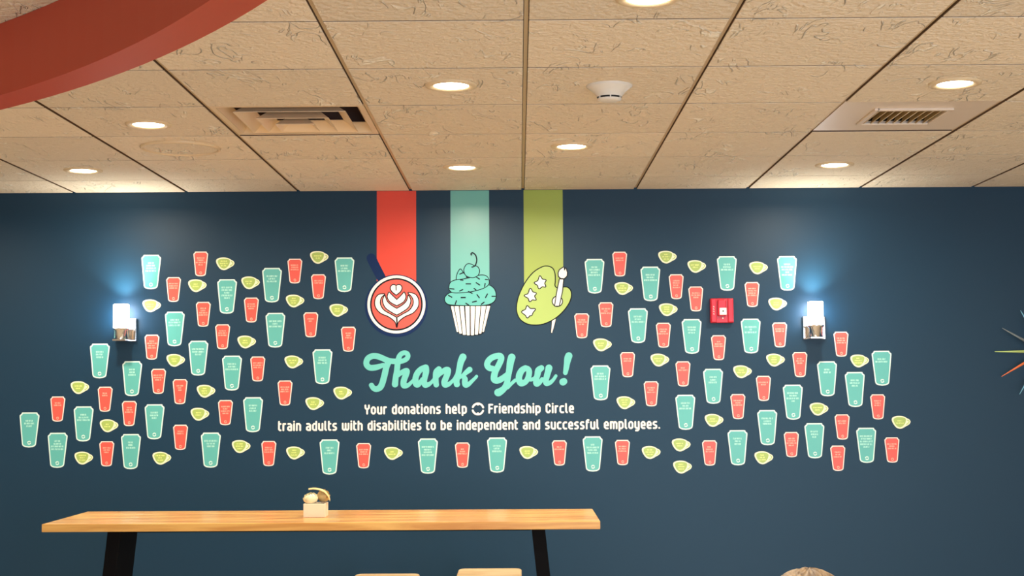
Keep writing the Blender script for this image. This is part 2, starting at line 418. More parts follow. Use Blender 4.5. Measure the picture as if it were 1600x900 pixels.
# supply diffuser: nested louvre rings in a square frame
def centre(c): return (xe[c[0]] + xe[c[0]+1]) / 2, (ye[c[1]] + ye[c[1]+1]) / 2
cx, cy = centre(supply)
dif = empty('air_diffuser', (cx, cy, ZC))
tag(dif, 'square ceiling supply air diffuser with nested metal louvre rings, dark inside', 'air vent')
def ring(b, a_out, z_out, a_in, z_in, t=.003):
    for k in range(4):
        M = Matrix.Rotation(k * math.pi / 2, 4, 'Z')
        v = [(-a_out, a_out, z_out), (a_out, a_out, z_out), (a_in, a_in, z_in), (-a_in, a_in, z_in)]
        v2 = [(x, y - .0 , z + t) for x, y, z in v]
        b.hexa([M @ Vector(p) for p in v + v2])
b = MB()
for k in range(4):
    M = Matrix.Rotation(k * math.pi / 2, 4, 'Z')
    b.hexa([M @ Vector(p) for p in ((-.297, .297, -.006), (.297, .297, -.006), (.275, .275, -.006), (-.275, .275, -.006), (-.297, .297, .004), (.297, .297, .004), (.275, .275, .004), (-.275, .275, .004))])
b.build('diffuser_frame', m_pan_met, dif)
b = MB(); ring(b, .276, -.005, .248, .035); b.build('louvre_ring', m_pan_met, dif)
b = MB(); ring(b, .213, -.010, .165, .028); ring(b, .219, -.0135, .213, -.010); b.build('louvre_ring', m_pan_met, dif)
b = MB(); ring(b, .138, -.021, .098, .014); ring(b, .143, -.0245, .138, -.021); b.build('louvre_ring', m_pan_met, dif)
b = MB(); ring(b, .073, -.032, .035, .000); ring(b, .078, -.0355, .073, -.032); b.box((-.036, -.036, -.001), (.036, .036, .002)); b.build('centre_cone', m_pan_met, dif)
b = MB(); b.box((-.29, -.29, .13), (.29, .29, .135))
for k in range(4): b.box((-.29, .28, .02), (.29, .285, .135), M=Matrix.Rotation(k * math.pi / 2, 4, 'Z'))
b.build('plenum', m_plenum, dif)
b = MB()
for x in (-.1, .1): b.cone((x, -.2, .055), (x * .4, .2, .055), .005, .005, 8); b.cone((x*2, -.25, .07), (x * .6, -.05, .05), .004, .004, 8)
b.build('brace_rod', m_dark, dif)

# return grille panel
cx, cy = centre(ret)
rg = empty('return_grille', (cx, cy, ZC))
tag(rg, 'pale flat metal ceiling panel with small square slatted return grille, right side', 'air vent')
gx = at_z(1412, 179.5, ZC); ox, oy = gx.x - cx, gx.y - cy
b = MB(); A = .297; h = .14
for (x0, y0_, x1, y1_) in ((-A, -A, A, oy - h), (-A, oy + h, A, A), (-A, oy - h, ox - h, oy + h), (ox + h, oy - h, A, oy + h)):
    b.box((x0, y0_, -.004), (x1, y1_, .003))
m_panel = mat('pale_grille_panel', srgb(228, 212, 196), 0.35)
b.build('grille_panel', m_panel, rg)
b = MB()
for k in range(4):
    M = Matrix.Translation((ox, oy, 0)) @ Matrix.Rotation(k * math.pi / 2, 4, 'Z')
    b.box((-h - .016, h - .004, -.013), (h + .004, h + .016, -.003), M=M)
b.build('grille_frame', m_panel, rg, bevel=.002, seg=1)
sl = MB(); sl.box((-.0015, -h + .004, -.024), (.0015, h - .004, .024)); sme = sl.mesh('slat', m_grille)
for k in range(9): link('slat', sme, rg, (ox - h + .02 + k * (2 * h - .035) / 8, oy, .012), (0, R_(24), 0))
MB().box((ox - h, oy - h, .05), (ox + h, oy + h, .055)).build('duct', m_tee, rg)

# smoke detector
p = at_z(952, 134, ZT)
sd = MB().lathe([(.083, 0), (.083, -.004), (.072, -.011), (.058, -.023), (.047, -.036), (.045, -.042)], 40).build('smoke_detector', m_wplast, None, (p.x, p.y, ZT), smooth=True)
MB().lathe([(.039, -.040), (.039, -.048)], 32).build('sensor_slot', m_dark, sd)
MB().lathe([(.044, -.048), (.043, -.052), (.030, -.057), (.0, -.058)], 32).build('detector_cap', m_wplast, sd, smooth=True)
b = MB()
for k in range(6):
    a = k * math.pi / 3 + .55; b.box((.040, -.002, -.05), (.045, .002, -.040), M=Matrix.Rotation(a, 4, 'Z'))
b.build('cap_rib', m_wplast, sd)
tag(sd, 'white flared round smoke detector on ceiling tile near centre', 'smoke detector')

# flush ceiling speaker
p = at_z(282, 230.5, ZT)
b = MB(); b.lathe([(.163, -.0005), (.165, -.010), (.170, -.011), (.175, -.007), (.175, .0)], 56)
sp = b.build('ceiling_speaker', m_trim, None, (p.x, p.y, ZT), smooth=True)
MB().lathe([(.0, -.004), (.163, -.004)], 48).build('speaker_grille', m_tile, sp)
tag(sp, 'flush round ceiling speaker with tile coloured grille, left side', 'speaker')

# ------------------------------------------------------------------ wall bands
MPP = WY / F_PX
def wp(px, py): return at_y(px, py, WY)
def band(x0, x1, ybot, m, label):
    xa = (wp(x0, 350)).x; xb = (wp(x1, 350)).x; zb = wp((x0 + x1) / 2, ybot).z
    c = Vector(((xa + xb) / 2, WY, zb)); hw = (xb - xa) / 2
    o = MB().plate([(-hw, 0), (hw, 0), (hw, ZT - .001 - zb), (-hw, ZT - .001 - zb)], .0004).build('painted_stripe', m, None, c)
    tag(o, label, 'stripe', 'three painted stripes running down from the ceiling')
band(588.8, 650.2, 440, m_rib_r, 'coral red painted vertical stripe from ceiling to latte cup picture')
band(703.9, 764.3, 455, m_rib_t, 'teal painted vertical stripe from ceiling down to cupcake picture')
band(818.3, 879.5, 449, m_rib_g, 'lime green painted vertical stripe from ceiling to palette picture')

# ------------------------------------------------------------------ pictures (drawn in tracing units of 1/5.625 px)
class Pic:
    def __init__(s, name, ox, oy, cx, cy, label, cat):
        s.k = MPP / 5.625; s.cx, s.cy = cx, cy
        s.root = empty(name, wp(ox + cx / 5.625, oy + cy / 5.625)); tag(s.root, label, cat); s.lay = 2
    def P(s, pts): return [((x - s.cx) * s.k, -(y - s.cy) * s.k) for x, y in pts]
    def poly(s, name, pts, m, lay, smooth=True, outline=0, n=5):
        outline *= 1.45
        q = spline(pts, n, True) if smooth else pts
        q = s.P(q)
        if outline:
            b = MB(); b.stroke(q + [q[0]], outline * s.k, lay * .0005 - .0004, 0, seg=8); b.build('outline', m_ink, s.root)
        return MB().plate(q, lay * .0005).build(name, m, s.root)
    def line(s, name, pts, r, m, lay, smooth=True, n=5):
        q = s.P(spline(pts, n) if smooth else pts)
        return MB().stroke(q, r * s.k, lay * .0005, 0, seg=10).build(name, m, s.root)
def circ(cx, cy, r, n=56): return [(cx + r * math.cos(2*math.pi*k/n), cy + r * math.sin(2*math.pi*k/n)) for k in range(n)]

pc = Pic('latte_picture', 560, 380, 334, 538, 'round coral latte cup picture with white leaf foam and dark blue handle', 'wall picture')
MB().stroke(pc.P([(112, 128), (150, 205), (200, 300)]), [42*pc.k, 41*pc.k, 40*pc.k], .0010, 0).build('pan_handle', m_pan, pc.root)
pc.poly('pan', circ(333, 550, 276), m_pan, 3, False)
pc.poly('cup_rim', circ(334, 538, 256), m_white, 4, False)
pc.poly('rim_line', circ(334, 538, 232), m_ink, 5, False)
pc.poly('coffee', circ(334, 538, 218), m_red, 6, False)
H = lambda pts: pts + [(676 - x, y) for x, y in reversed(pts) if x != 338]
pc.poly('leaf_backing', H([(338, 480), (300, 500), (250, 480), (205, 465), (190, 520), (215, 590), (280, 640), (338, 665)]), m_pink, 7, False)  # dusky pink print between the leaf tiers
def leaf(pts, lay=9, n=4): pc.poly('leaf', pts, m_white, lay, False, outline=6)
leaf(spline([(338, 735), (325, 690), (270, 645), (195, 610), (152, 555), (152, 490), (182, 452), (228, 448)], 5) +
     spline([(228, 448), (197, 480), (190, 535), (222, 590), (285, 628), (338, 658)], 5)[1:] +
     spline([(338, 658), (391, 628), (454, 590), (486, 535), (479, 480), (440, 437)], 5)[1:] +
     spline([(440, 437), (494, 450), (524, 490), (524, 555), (481, 610), (406, 645), (351, 690), (338, 735)], 5)[1:-1], 8)
leaf(spline([(338, 628), (290, 602), (238, 562), (217, 505), (232, 462)], 5) + spline([(232, 462), (250, 510), (288, 548), (338, 578)], 5)[1:] +
     spline([(338, 578), (388, 548), (426, 510), (440, 462)], 5)[1:] + spline([(440, 462), (458, 505), (438, 562), (386, 602), (338, 628)], 5)[1:-1], 9)
leaf(spline([(338, 546), (282, 514), (258, 472), (270, 433)], 5) + spline([(270, 433), (300, 464), (338, 500)], 5)[1:] +
     spline([(338, 500), (376, 464), (403, 433)], 5)[1:] + spline([(403, 433), (414, 472), (394, 514), (338, 546)], 5)[1:-1], 10)
leaf(spline([(333, 452), (297, 422), (285, 393), (298, 370), (318, 368), (332, 380)], 5) + spline([(332, 380), (347, 368), (368, 370), (380, 393), (369, 422), (333, 452)], 5)[1:-1], 11)
pc.line('heart_notch', [(332, 380), (333, 412)], 4, m_ink, 12, False)
pc.line('leaf_tip', [(338, 660), (341, 730)], 6, m_ink, 9, False)

pk = Pic('cupcake_picture', 680, 380, 310, 540, 'cupcake picture with teal frosting, cherry and white pleated wrapper', 'wall picture')
pk.poly('wrapper_back', [(124, 540), (492, 540), (432, 785), (400, 806), (320, 818), (230, 808), (193, 785)], m_ink, 2, False)
tops = [(138, 160), (168, 207), (216, 252), (264, 302), (312, 350), (358, 398), (406, 446), (454, 484)]
bots = [(188, 204, 780), (211, 234, 795), (242, 270, 806), (277, 303, 810), (313, 340, 810), (348, 375, 805), (384, 405, 796), (413, 428, 782)]
for (a, b_), (c, d, yb) in zip(tops, bots):
    pk.poly('pleat', [(a, 553), (b_, 553), (d, yb - 4), (d - 4, yb), (c + 4, yb), (c, yb - 4)], m_white, 3, False)
pk.poly('frosting', [(85, 495), (97, 462), (138, 436), (220, 430), (300, 428), (380, 408), (430, 385), (470, 370), (515, 400), (533, 450), (522, 505), (475, 535), (400, 546), (300, 546), (190, 542), (112, 532)], m_teal, 4, True, 5)
pk.poly('frosting', [(124, 388), (136, 346), (180, 325), (260, 315), (340, 298), (400, 283), (448, 290), (470, 322), (468, 362), (420, 395), (330, 420), (240, 431), (160, 431), (130, 412)], m_teal, 5, True, 5)
pk.poly('frosting', [(191, 322), (196, 270), (221, 228), (240, 250), (262, 276), (300, 300), (262, 315), (220, 322)], m_teal, 4, True, 5)
pk.poly('cherry', [(322, 188), (345, 200), (372, 208), (388, 240), (378, 276), (350, 295), (318, 298), (280, 286), (260, 258), (258, 222), (278, 188), (300, 181)], m_teal, 6, True, 5)
pk.line('cherry_stem', [(325, 208), (352, 196), (367, 150), (358, 105), (333, 82), (318, 88), (320, 100)], 5.5, m_ink, 7)
for a in [((272,357),(312,357)), ((362,347),(392,367)), ((228,477),(265,477)), ((368,452),(388,480)), ((460,447),(443,478)), ((328,518),(362,510)), ((130,398),(165,402)),
          ((215,420),(242,407)), ((343,398),(358,410)), ((435,380),(440,355)), ((365,298),(390,315)), ((118,458),(145,473)), ((187,505),(176,535)), ((270,528),(295,545)),
          ((405,538),(430,520)), ((500,468),(530,468)), ((217,270),(245,258)), ((293,425),(325,440)), ((442,318),(462,320)), ((222, 322), (245, 324)), ((275, 297), (300, 303))]:
    pk.line('sprinkle', list(a), 5, m_ink, 7, False)

pp = Pic('palette_picture', 790, 380, 340, 480, 'lime green artist palette picture with white stars and paint brush', 'wall picture')
pp.poly('brush_tip', [(408, 665), (441, 660), (424, 730), (405, 792), (398, 786)], m_white, 2, False, 4)
pp.poly('palette', spline([(430, 372), (434, 330), (430, 262), (408, 218), (355, 203), (300, 222), (240, 265), (180, 340), (130, 435), (104, 520), (101, 600), (130, 665), (190, 705), (270, 715), (350, 700), (430, 660), (500, 600), (552, 530), (574, 470), (570, 420), (545, 393), (515, 390), (480, 396), (450, 396)], 5, True), m_grn, 3, False, 6)
for st in ([(303,290),(322,318),(352,325),(340,352),(350,380),(322,378),(295,396),(284,367),(257,348),(288,330)],
           [(218,400),(236,430),(266,440),(250,465),(264,496),(235,493),(212,509),(200,480),(168,460),(200,445)],
           [(190,553),(214,577),(257,580),(238,605),(226,632),(210,634),(190,653),(175,630),(143,603),(176,585)]):
    pp.poly('star', st, m_white, 5, True, 6, 3)
pp.poly('thumb_hole', circ(455, 512, 41, 32), m_white, 5, False, 6)
pp.poly('brush_handle', [(478, 318), (508, 320), (497, 420), (468, 550), (434, 550), (454, 430)], m_white, 7, False, 6)
pp.poly('brush_head', [(468, 262), (478, 236), (512, 213), (519, 246), (530, 222), (541, 256), (539, 286), (515, 309), (488, 307), (470, 290)], m_white, 7, False, 6)

# ------------------------------------------------------------------ script lettering, traced centre lines (x, y, radius)
K = 1 / 8.889
def caps_of(pts, rad):
    if not isinstance(rad, (list, tuple)): rad = [rad] * len(pts)
    if len(pts) == 1: return [(*pts[0], rad[0], *pts[0], rad[0])]
    return [(*pts[i], rad[i], *pts[i + 1], rad[i + 1]) for i in range(len(pts) - 1)]
def letters(name, strokes, ox, oy, root, m, cx, cy):
    cp = []
    for st in strokes:
        q = spline(st, 5)
        cp += caps_of([((x * K + ox - cx) * MPP, -(y * K + oy - cy) * MPP) for x, y, r in q], [r * K * MPP for _, _, r in q])
    return blob(cp, name, m, root)
cxs, cys = 731, 580
sl_ = empty('script_lettering', wp(cxs, cys)); tag(sl_, 'big teal cursive lettering reading Thank You! in the middle of wall', 'lettering')
thank = [
 [(345,262,28),(300,280,36),(230,298,41),(160,298,41),(118,262,41),(113,215,41),(140,165,41),(200,138,41),(270,143,41),(340,170,40),(420,203,40),(520,214,38),(600,212,34),(665,185,34),(690,145,34),(678,108,34),(640,95,34),(600,108,34),(572,140,36),(555,190,38),(545,250,40),(535,350,40),(520,430,40),(510,530,44)],
 [(410,240,44),(390,290,43),(372,370,43),(352,450,43),(330,525,43),(300,575,43),(250,595,40),(210,580,37),(183,542,35)],
 [(555,410,24),(600,370,34),(650,352,42),(674,352,42),(662,400,42),(642,450,42),(628,500,42),(635,545,44),(680,548,32),(715,525,26),(760,480,22)],
 [(925,300,38),(870,325,40),(820,380,42),(794,450,42),(800,520,44),(825,535,42),(860,505,32),(885,460,24)],
 [(935,305,46),(940,360,44),(925,430,40),(915,490,38),(925,540,40),(965,538,34),(1005,515,26),(1045,470,22)],
 [(1118,325,40),(1085,365,44),(1075,430,40),(1075,500,40),(1082,540,38)], [(1045,480,22),(1062,440,26),(1080,400,30)],
 [(1100,430,22),(1145,380,32),(1205,340,40),(1243,338,42),(1240,380,42),(1218,440,42),(1195,500,42),(1205,540,42),(1250,535,32),(1290,505,26),(1330,462,22)],
 [(1452,160,50),(1425,220,46),(1408,290,42),(1392,370,41),(1375,440,40),(1362,500,42),(1368,535,42)],
 [(1330,465,22),(1355,420,24)],
 [(1545,335,40),(1500,370,34),(1450,415,26),(1410,440,24)],
 [(1455,425,26),(1478,460,38),(1478,510,40),(1490,545,40),(1530,535,32),(1575,495,26),(1630,442,22),(1640,428,22)]]
letters('word_thank', thank, 560, 540, sl_, m_script, cxs, cys)
you = [
 [(262,322,40),(215,310,42),(188,268,42),(205,215,42),(255,170,42),(320,148,42),(365,148,44),(386,175,42),(370,230,42),(335,300,42),(302,360,44),(285,420,46),(285,470,46),(320,490,42),(370,475,42),(420,440,38),(460,400,30)],
 [(530,168,52),(512,230,50),(500,310,46),(486,390,42),(474,460,40),(455,540,42),(415,605,44),(350,650,52),(335,652,50)],
 [(470,585,26),(520,535,24),(575,485,24)],
 [(715,318,40),(668,350,44),(635,410,46),(628,470,44),(650,520,46),(690,522,42),(730,495,38),(762,430,40),(770,365,40),(755,330,38),(720,316,38)],
 [(770,470,30),(800,478,26),(850,455,26)],
 [(940,318,40),(900,350,46),(885,410,42),(868,470,40),(870,532,42),(910,520,34),(950,470,26)],
 [(1045,318,48),(1032,370,44),(1015,430,42),(1000,490,40),(1010,530,38),(1060,520,30),(1105,480,24),(1140,428,22)],
 [(1322,152,50),(1308,190,50),(1295,260,42),(1285,320,38),(1272,385,32)],
 [(1238,512,50),(1252,505,46)]]
letters('word_you', you, 740, 540, sl_, m_script, cxs, cys)

# ------------------------------------------------------------------ small rounded lettering
G = {
 'n': (.54, [[(0,0),(0,1)], [(0,.85),(.1,1),(.36,1),(.54,.8),(.54,0)]]),
 'u': (.54, [[(0,1),(0,.18),(.16,0),(.54,0)], [(.54,1),(.54,0)]]),
 'a': (.52, [[(.04,1),(.34,1),(.52,.82),(.52,0),(.18,0),(0,.14),(0,.4),(.16,.56),(.52,.56)]]),
 'e': (.52, [[(0,.48),(.52,.48),(.52,.8),(.36,1),(.18,1),(0,.8),(0,.2),(.18,0),(.48,0)]]),
 'o': (.54, [[(.18,0),(.36,0),(.54,.2),(.54,.8),(.36,1),(.18,1),(0,.8),(0,.2),(.18,0)]]),
 'd': (.54, [[(.54,1.34),(.54,0),(.18,0),(0,.2),(0,.8),(.18,1),(.54,1)]]),
 'b': (.54, [[(0,1.34),(0,0),(.36,0),(.54,.2),(.54,.8),(.36,1),(0,1)]]),
 'p': (.54, [[(0,-.34),(0,1),(.36,1),(.54,.8),(.54,.2),(.36,0),(0,0)]]),
 'h': (.54, [[(0,0),(0,1.34)], [(0,.85),(.1,1),(.36,1),(.54,.8),(.54,0)]]),
 'i': (.0, [[(0,0),(0,1)], [(0,1.38)]]),
 'l': (.14, [[(0,1.34),(0,.15),(.14,0)]]),
 't': (.26, [[(0,1.34),(0,.16),(.14,0),(.26,0)], [(0,1),(.26,1)]]),
 'r': (.30, [[(0,0),(0,1)], [(0,.82),(.14,1),(.3,1)]]),
 's': (.46, [[(.42,1),(.16,1),(0,.86),(0,.66),(.12,.55),(.34,.46),(.46,.34),(.46,.14),(.32,0),(.02,0)]]),
 'c': (.46, [[(.46,1),(.18,1),(0,.8),(0,.2),(.18,0),(.46,0)]]),
 'm': (.92, [[(0,0),(0,1)], [(0,.85),(.1,1),(.3,1),(.46,.82),(.46,0)], [(.46,.82),(.6,1),(.76,1),(.92,.82),(.92,0)]]),
 'w': (.92, [[(0,1),(0,.18),(.16,0),(.3,0),(.46,.18),(.46,1)], [(.46,.18),(.62,0),(.76,0),(.92,.18),(.92,1)]]),
 'y': (.54, [[(0,1),(0,.2),(.18,0),(.54,0)], [(.54,1),(.54,-.18),(.38,-.36),(.1,-.36)]]),
 'f': (.30, [[(.34,1.34),(.2,1.34),(.04,1.18),(.04,0)], [(.04,1),(.3,1)]]),
 'F': (.46, [[(0,0),(0,1.3),(.48,1.3)], [(0,.68),(.4,.68)]]),
 'C': (.52, [[(.52,1.02),(.52,1.1),(.36,1.3),(.18,1.3),(0,1.1),(0,.2),(.18,0),(.36,0),(.52,.2),(.52,.28)]]),
 'Y': (.56, [[(0,1.3),(0,.92),(.28,.6),(.56,.92),(.56,1.3)], [(.28,.6),(.28,0)]]),
 '.': (.0, [[(0,.02)]])}
SW, GAP, SPC = .145, .44, .62
def text_width(t):
    x = 0
    for ch in t: x += SPC if ch == ' ' else G[ch][0] + GAP
    return x - GAP + 2 * SW
def small_text(t, pa, pb, hpx, root, origin):
    """one part per word, from pixel pa to pixel pb along the baseline"""
    a, b_ = wp(*pa), wp(*pb); W = b_.x - a.x; kx = W / text_width(t); kz = hpx * MPP
    x = SW
    for word in t.split(' '):
        cp = []
        for ch in word:
            wd, st = G[ch]
            for q in st:
                pts = [(a.x - origin.x + (x + u) * kx, a.z - origin.z + SW * kz + v * kz) for u, v in q]
                cp += caps_of(pts, SW * kz)
            x += wd + GAP
        blob(cp, 'word', m_white, root, .0012, .2)
        x += SPC
l1 = wp(733, 640); r1 = empty('donation_lettering', l1)
tag(r1, 'upper white lettering line, Your donations help Friendship Circle, with ring emblem', 'lettering')
small_text('Your donations help', (569.5, 647.6), (729.5, 646.9), 9.6, r1, l1)
small_text('Friendship Circle', (763, 646.3), (897, 645.6), 9.6, r1, l1)
ec = wp(746.8, 639); ex, ez = ec.x - l1.x, ec.z - l1.z; cp = []
for s0, s1 in ((16, 164), (196, 344)):
    cp += caps_of([(ex + 8.4 * MPP * math.cos(R_(a)), ez + 8.4 * MPP * math.sin(R_(a))) for a in range(s0, s1 + 1, 8)], 1.5 * MPP)
for sg in (1, -1): cp += caps_of([(ex, ez + sg * 8.4 * MPP), (ex, ez + sg * 6.8 * MPP)], 1.5 * MPP)
blob(cp, 'ring_emblem', m_white, r1, .0012, .2)
l2 = wp(733, 664); r2 = empty('slogan_lettering', l2)
tag(r2, 'lower white lettering line, train adults with disabilities to be independent and successful employees', 'lettering')
small_text('train adults with disabilities to be independent and successful employees.', (434.5, 673.7), (1031.5, 670.8), 9.6, r2, l2)

# ------------------------------------------------------------------ cup decals: kind, x, y, widths (px) of the text lines
CUPS = """T 236 425 10 15 15 17|R 271.1 452.4 15 14 13|G 236.9 477.8 12 9|T 272.9 514 14 19 19|R 237.3 542.4 8 15 11 13|G 274.4 563.1 9 7|T 155.8 564 12 12 11
T 206.4 591.7 10 9 12|T 45.8 671.8 12 16 9|R 90.2 639.1 9 12|G 124.7 605.6 12 8|T 130.4 662.4 10 15 20|T 89.8 703.6 10 12 20 20|G 130.7 715.8 11 8 10|R 164.2 623.8 8 9
G 170.2 665.3 6 11|R 166.7 709.1 12 10 8|R 202 646.2 8 9 13|T 204.4 705.6 9 8 14|R 247.6 595.8 16 15 10|R 281.3 612 11 7 5|T 241.3 659.1 12 14 8|R 282 683.3 9 11
G 252.7 716 15 7 10|R 313.6 412.4 12 10 16 7|G 351.8 412.2 10 12 9|G 308.2 446.4 7 10|T 354.7 463.3 17 17 9 18 9|R 317.6 491.1 9 8 13 14|R 347.8 526.2 11 13 14|G 385.3 534.4 7 9
T 309.8 559.7 20 19 10|T 362.4 583 14 12 20|G 321.8 611.3 6 10 8|G 312.2 647.3 8 9|R 352.2 644.7 13 8 14 9|T 395.3 648 13 11 12|T 329.3 703.3 20 13 12|G 376.7 697.8 10 12 8
G 391.3 442 12 8|T 424.9 445.6 17 11 16|R 460.7 423.6 13 11 13|G 498.7 402.2 12 7|R 497.6 448 13 14|T 538.2 429.3 12 11 20|R 392.7 484.4 12 13 9|G 460.9 470.4 6 10 8
G 529.1 484.9 8 9|T 430.2 516 20 9 20|R 485.6 507.6 10 6|R 544.4 530 9 7 10|G 458.9 565.6 12 8|T 503.8 573 12 13 16|R 402.7 576.5 15 15 13|R 445.3 614.2 14 12 14
G 491.6 630.7 7 9|G 535.3 614.2 7 7|R 420 708.7 12 13 14|G 461.6 707.8 6 8 10|T 514.9 714 12 8 16|R 568.2 712 14 11 14|G 614.6 708.4 6 11|T 668.6 712.7 19 12 13 22
R 722.6 711.2 5 8 16|T 776.7 711 12 10 15|G 826 707.1 8 7|R 874.1 707.8 8 16|T 929.1 431.6 10 16 12 20|R 968.4 412.7 13 12|G 1042.7 401.8 6 11 8|G 974.4 450.9 6 13 11
T 1016.4 443.6 15 13 20|R 1056.7 448 10 11 9 11|G 1088.5 416.4 14 8|R 1087.3 467.1 12 14 8|R 909.1 509.1 11 15 9|R 946.9 491.8 14 6 16|T 996.9 508.9 13 10 20|G 1044 484 9 8 10
R 1036.7 523.8 12 10 15|T 1080.9 525.6 14 12 11|G 941.1 538.9 10 8|G 1030.9 562.7 13 8|R 980.7 569.8 13 12|R 1067.3 584.2 7 14|T 938.4 598.2 11 18 19|G 977.8 629.3 10 7 8
R 1017.6 615.3 12 8 13|T 1071.1 644.2 14 9 21|T 926.2 709.3 6 22 15 17|R 972.7 707.1 12 11 14|G 1017.3 707.1 8 13 9|G 1064.2 695.3 11 8|G 1066.2 729.8 8 10 9|T 1136 427.3 10 12 19
G 1185.1 418.7 12 8|R 1175.3 460.2 12 14 13 15|T 1230 427.1 10 19 17 6 17|G 1214.9 475.1 8 9|T 1173.3 525.1 19 4 19|R 1218.4 523.3 14 13|R 1122.9 543.3 5 12 14|G 1211.6 562.7 7 9 8
T 1114.4 603.6 11 9 14|G 1160 580.9 8 13|R 1193.1 606.9 16 8|R 1153.1 635.3 14 8 14|G 1115.6 656.9 9 14|T 1239.1 628.4 18 11 20 5|G 1279.6 639.3 15 8|T 1199.1 668.2 18 11 14
T 1152.7 699.6 14 9 10|R 1108.9 707.8 7 11 12|R 1236.7 694.7 10 12 15 9|T 1272.9 688.7 13 11 7|G 1193.3 715.3 7 8 12|R 1250 569.7 9 12 9|R 1314.3 537.8 13 12 14|G 1343.1 564 6 11 12
T 1377.9 575.3 13 20|T 1292.6 591.9 9 11|T 1336 608.6 13 16 10|R 1371.7 635.7 11 10 11|G 1407.9 659.9 7 12|R 1316.1 667.2 14 12|R 1309.3 716 10 8 13|T 1353.9 695.8 20 17 20 20 10|R 1393.9 703.1 17 9 13"""
cups = []
for ent in CUPS.replace('\n', '|').split('|'):
    p = ent.split(); cups.append((p[0], float(p[1]), float(p[2]), [float(v) for v in p[3:]]))
def sym(half): return half + [(-x, y) for x, y in reversed(half) if abs(x) > 1e-6]
def mk(pts): return [(x * MPP, -y * MPP) for x, y in pts]
OUT = {'T': sym([(0, -27.2), (11.2, -27.2), (12.2, -26.6), (12.8, -24.8), (14.6, -23.6), (15.4, -22.6), (15.4, -20.5), (11.0, 21.5), (10.3, 23.8), (8.6, 25.3), (5.5, 26.6), (0, 27.2)]),
       'R': sym([(0, -19.5), (8.4, -19.5), (9.2, -19.0), (9.7, -17.6), (11.0, -16.6), (11.6, -15.7), (11.5, -14.2), (8.3, 15.6), (7.6, 17.4), (6.2, 18.5), (4, 19.2), (0, 19.5)]),
       'G': spline([(-14.3,-4.5),(-13,-7.5),(-8,-9.6),(-1,-10),(5,-8.8),(9.2,-6.4),(12.8,-4.4),(14.7,-1),(12.7,3),(8,5.8),(4,8.1),(0,9.8),(-4,9.6),(-8,7.6),(-11.5,3.2),(-13.6,-1)], 3, True)}
FACE = {'T': sym([(0, -25.2), (10.4, -25.2), (11.4, -23.2), (13.2, -21.9), (13.4, -20.5), (9.3, 20.8), (8.6, 22.8), (7, 23.9), (4.5, 24.8), (0, 25.2)]),
        'R': sym([(0, -17.9), (7.8, -17.9), (8.5, -16.4), (9.8, -15.4), (9.9, -14.2), (6.9, 14.9), (6.2, 16.4), (4.8, 17.2), (3, 17.7), (0, 17.9)]),
        'G': spline([(-11.7,-4.0),(-10,-6.6),(-6,-7.8),(-1,-8),(4,-7.4),(7.2,-5.6),(7.4,-2.5),(6,1.6),(3,5.4),(-.5,7.4),(-4,7.2),(-7.6,4.8),(-10.4,.6)], 3, True)}
ME = {}
for k, mo, mf in (('T', m_teal_b, m_teal), ('R', m_red_b, m_red), ('G', m_grn_b, m_grn)):
    ME[k] = (MB().plate(mk(OUT[k]), .0008).mesh('cup_decal', mo), MB().plate(mk(FACE[k]), .0012).mesh('cup_face', mf))
def ring_mesh(r0, r1, m):
    b = MB(); n = 16
    for k in range(n):
        if k in (0, 8): continue
        a, c = 2*math.pi*k/n, 2*math.pi*(k+1)/n
        b.plate([(r0*math.cos(a), r0*math.sin(a)), (r1*math.cos(a), r1*math.sin(a)), (r1*math.cos(c), r1*math.sin(c)), (r0*math.cos(c), r0*math.sin(c))], .0016)
    return b.mesh('ring_emblem', m)
RING = {'T': ring_mesh(1.5 * MPP, 3.0 * MPP, m_teal_b), 'R': ring_mesh(1.1 * MPP, 2.2 * MPP, m_red_t)}
HND = MB().stroke(mk(spline([(9.6,-3.4),(11.8,-2.6),(12.2,-.6),(10.6,1.8),(8.0,3.2)], 3)), .55 * MPP, .0012, 0, seg=6).mesh('handle_gap', m_grn)
STEP = {'T': (4.15, -14.2, 1.35), 'R': (3.5, -9.3, 1.1), 'G': (3.6, -3.2, .95)}
TM = {'T': m_teal_t, 'R': m_red_t, 'G': m_grn_t}
def print_mesh(kind, widths, rnd):
    """rows of tiny capital-like strokes, as unreadable from here as on the photo"""
    pitch, top, hh = STEP[kind]; b = MB()
    if kind == 'G': top = -pitch * (len(widths) - 1) / 2 - .6; cx = -2.0
    else: cx = 0
    for i, wd in enumerate(widths):
        z = -(top + i * pitch) if kind != 'T' else -(top + i * pitch)
        wd = min(wd, 21.5 - i * .7) if kind == 'T' else (min(wd, 15.5) if kind == 'R' else min(wd, 14.5)); x = cx - wd / 2; nxt = rnd.randint(3, 7)
        while x < cx + wd / 2 - .6:
            lw = rnd.choice((.75, .95, 1.1)); lw = min(lw, cx + wd / 2 - x)
            q = lambda x0, z0, x1, z1: b.plate([(x0*MPP, z0*MPP), (x1*MPP, z0*MPP), (x1*MPP, z1*MPP), (x0*MPP, z1*MPP)], .0016)
            q(x, z - hh, x + .55, z + hh)
            t = rnd.randint(0, 3)
            if t != 1: q(x + .45, z + hh - .5, x + lw, z + hh)
            if t != 2: q(x + .45, z - hh, x + lw, z - hh + .5)
            if t in (0, 3): q(x + lw - .4, z - hh + .5, x + lw, z + hh - .5)
            x += lw + .25; nxt -= 1
            if nxt == 0: x += .7; nxt = rnd.randint(3, 7)
    return b.mesh('lettering', TM[kind])
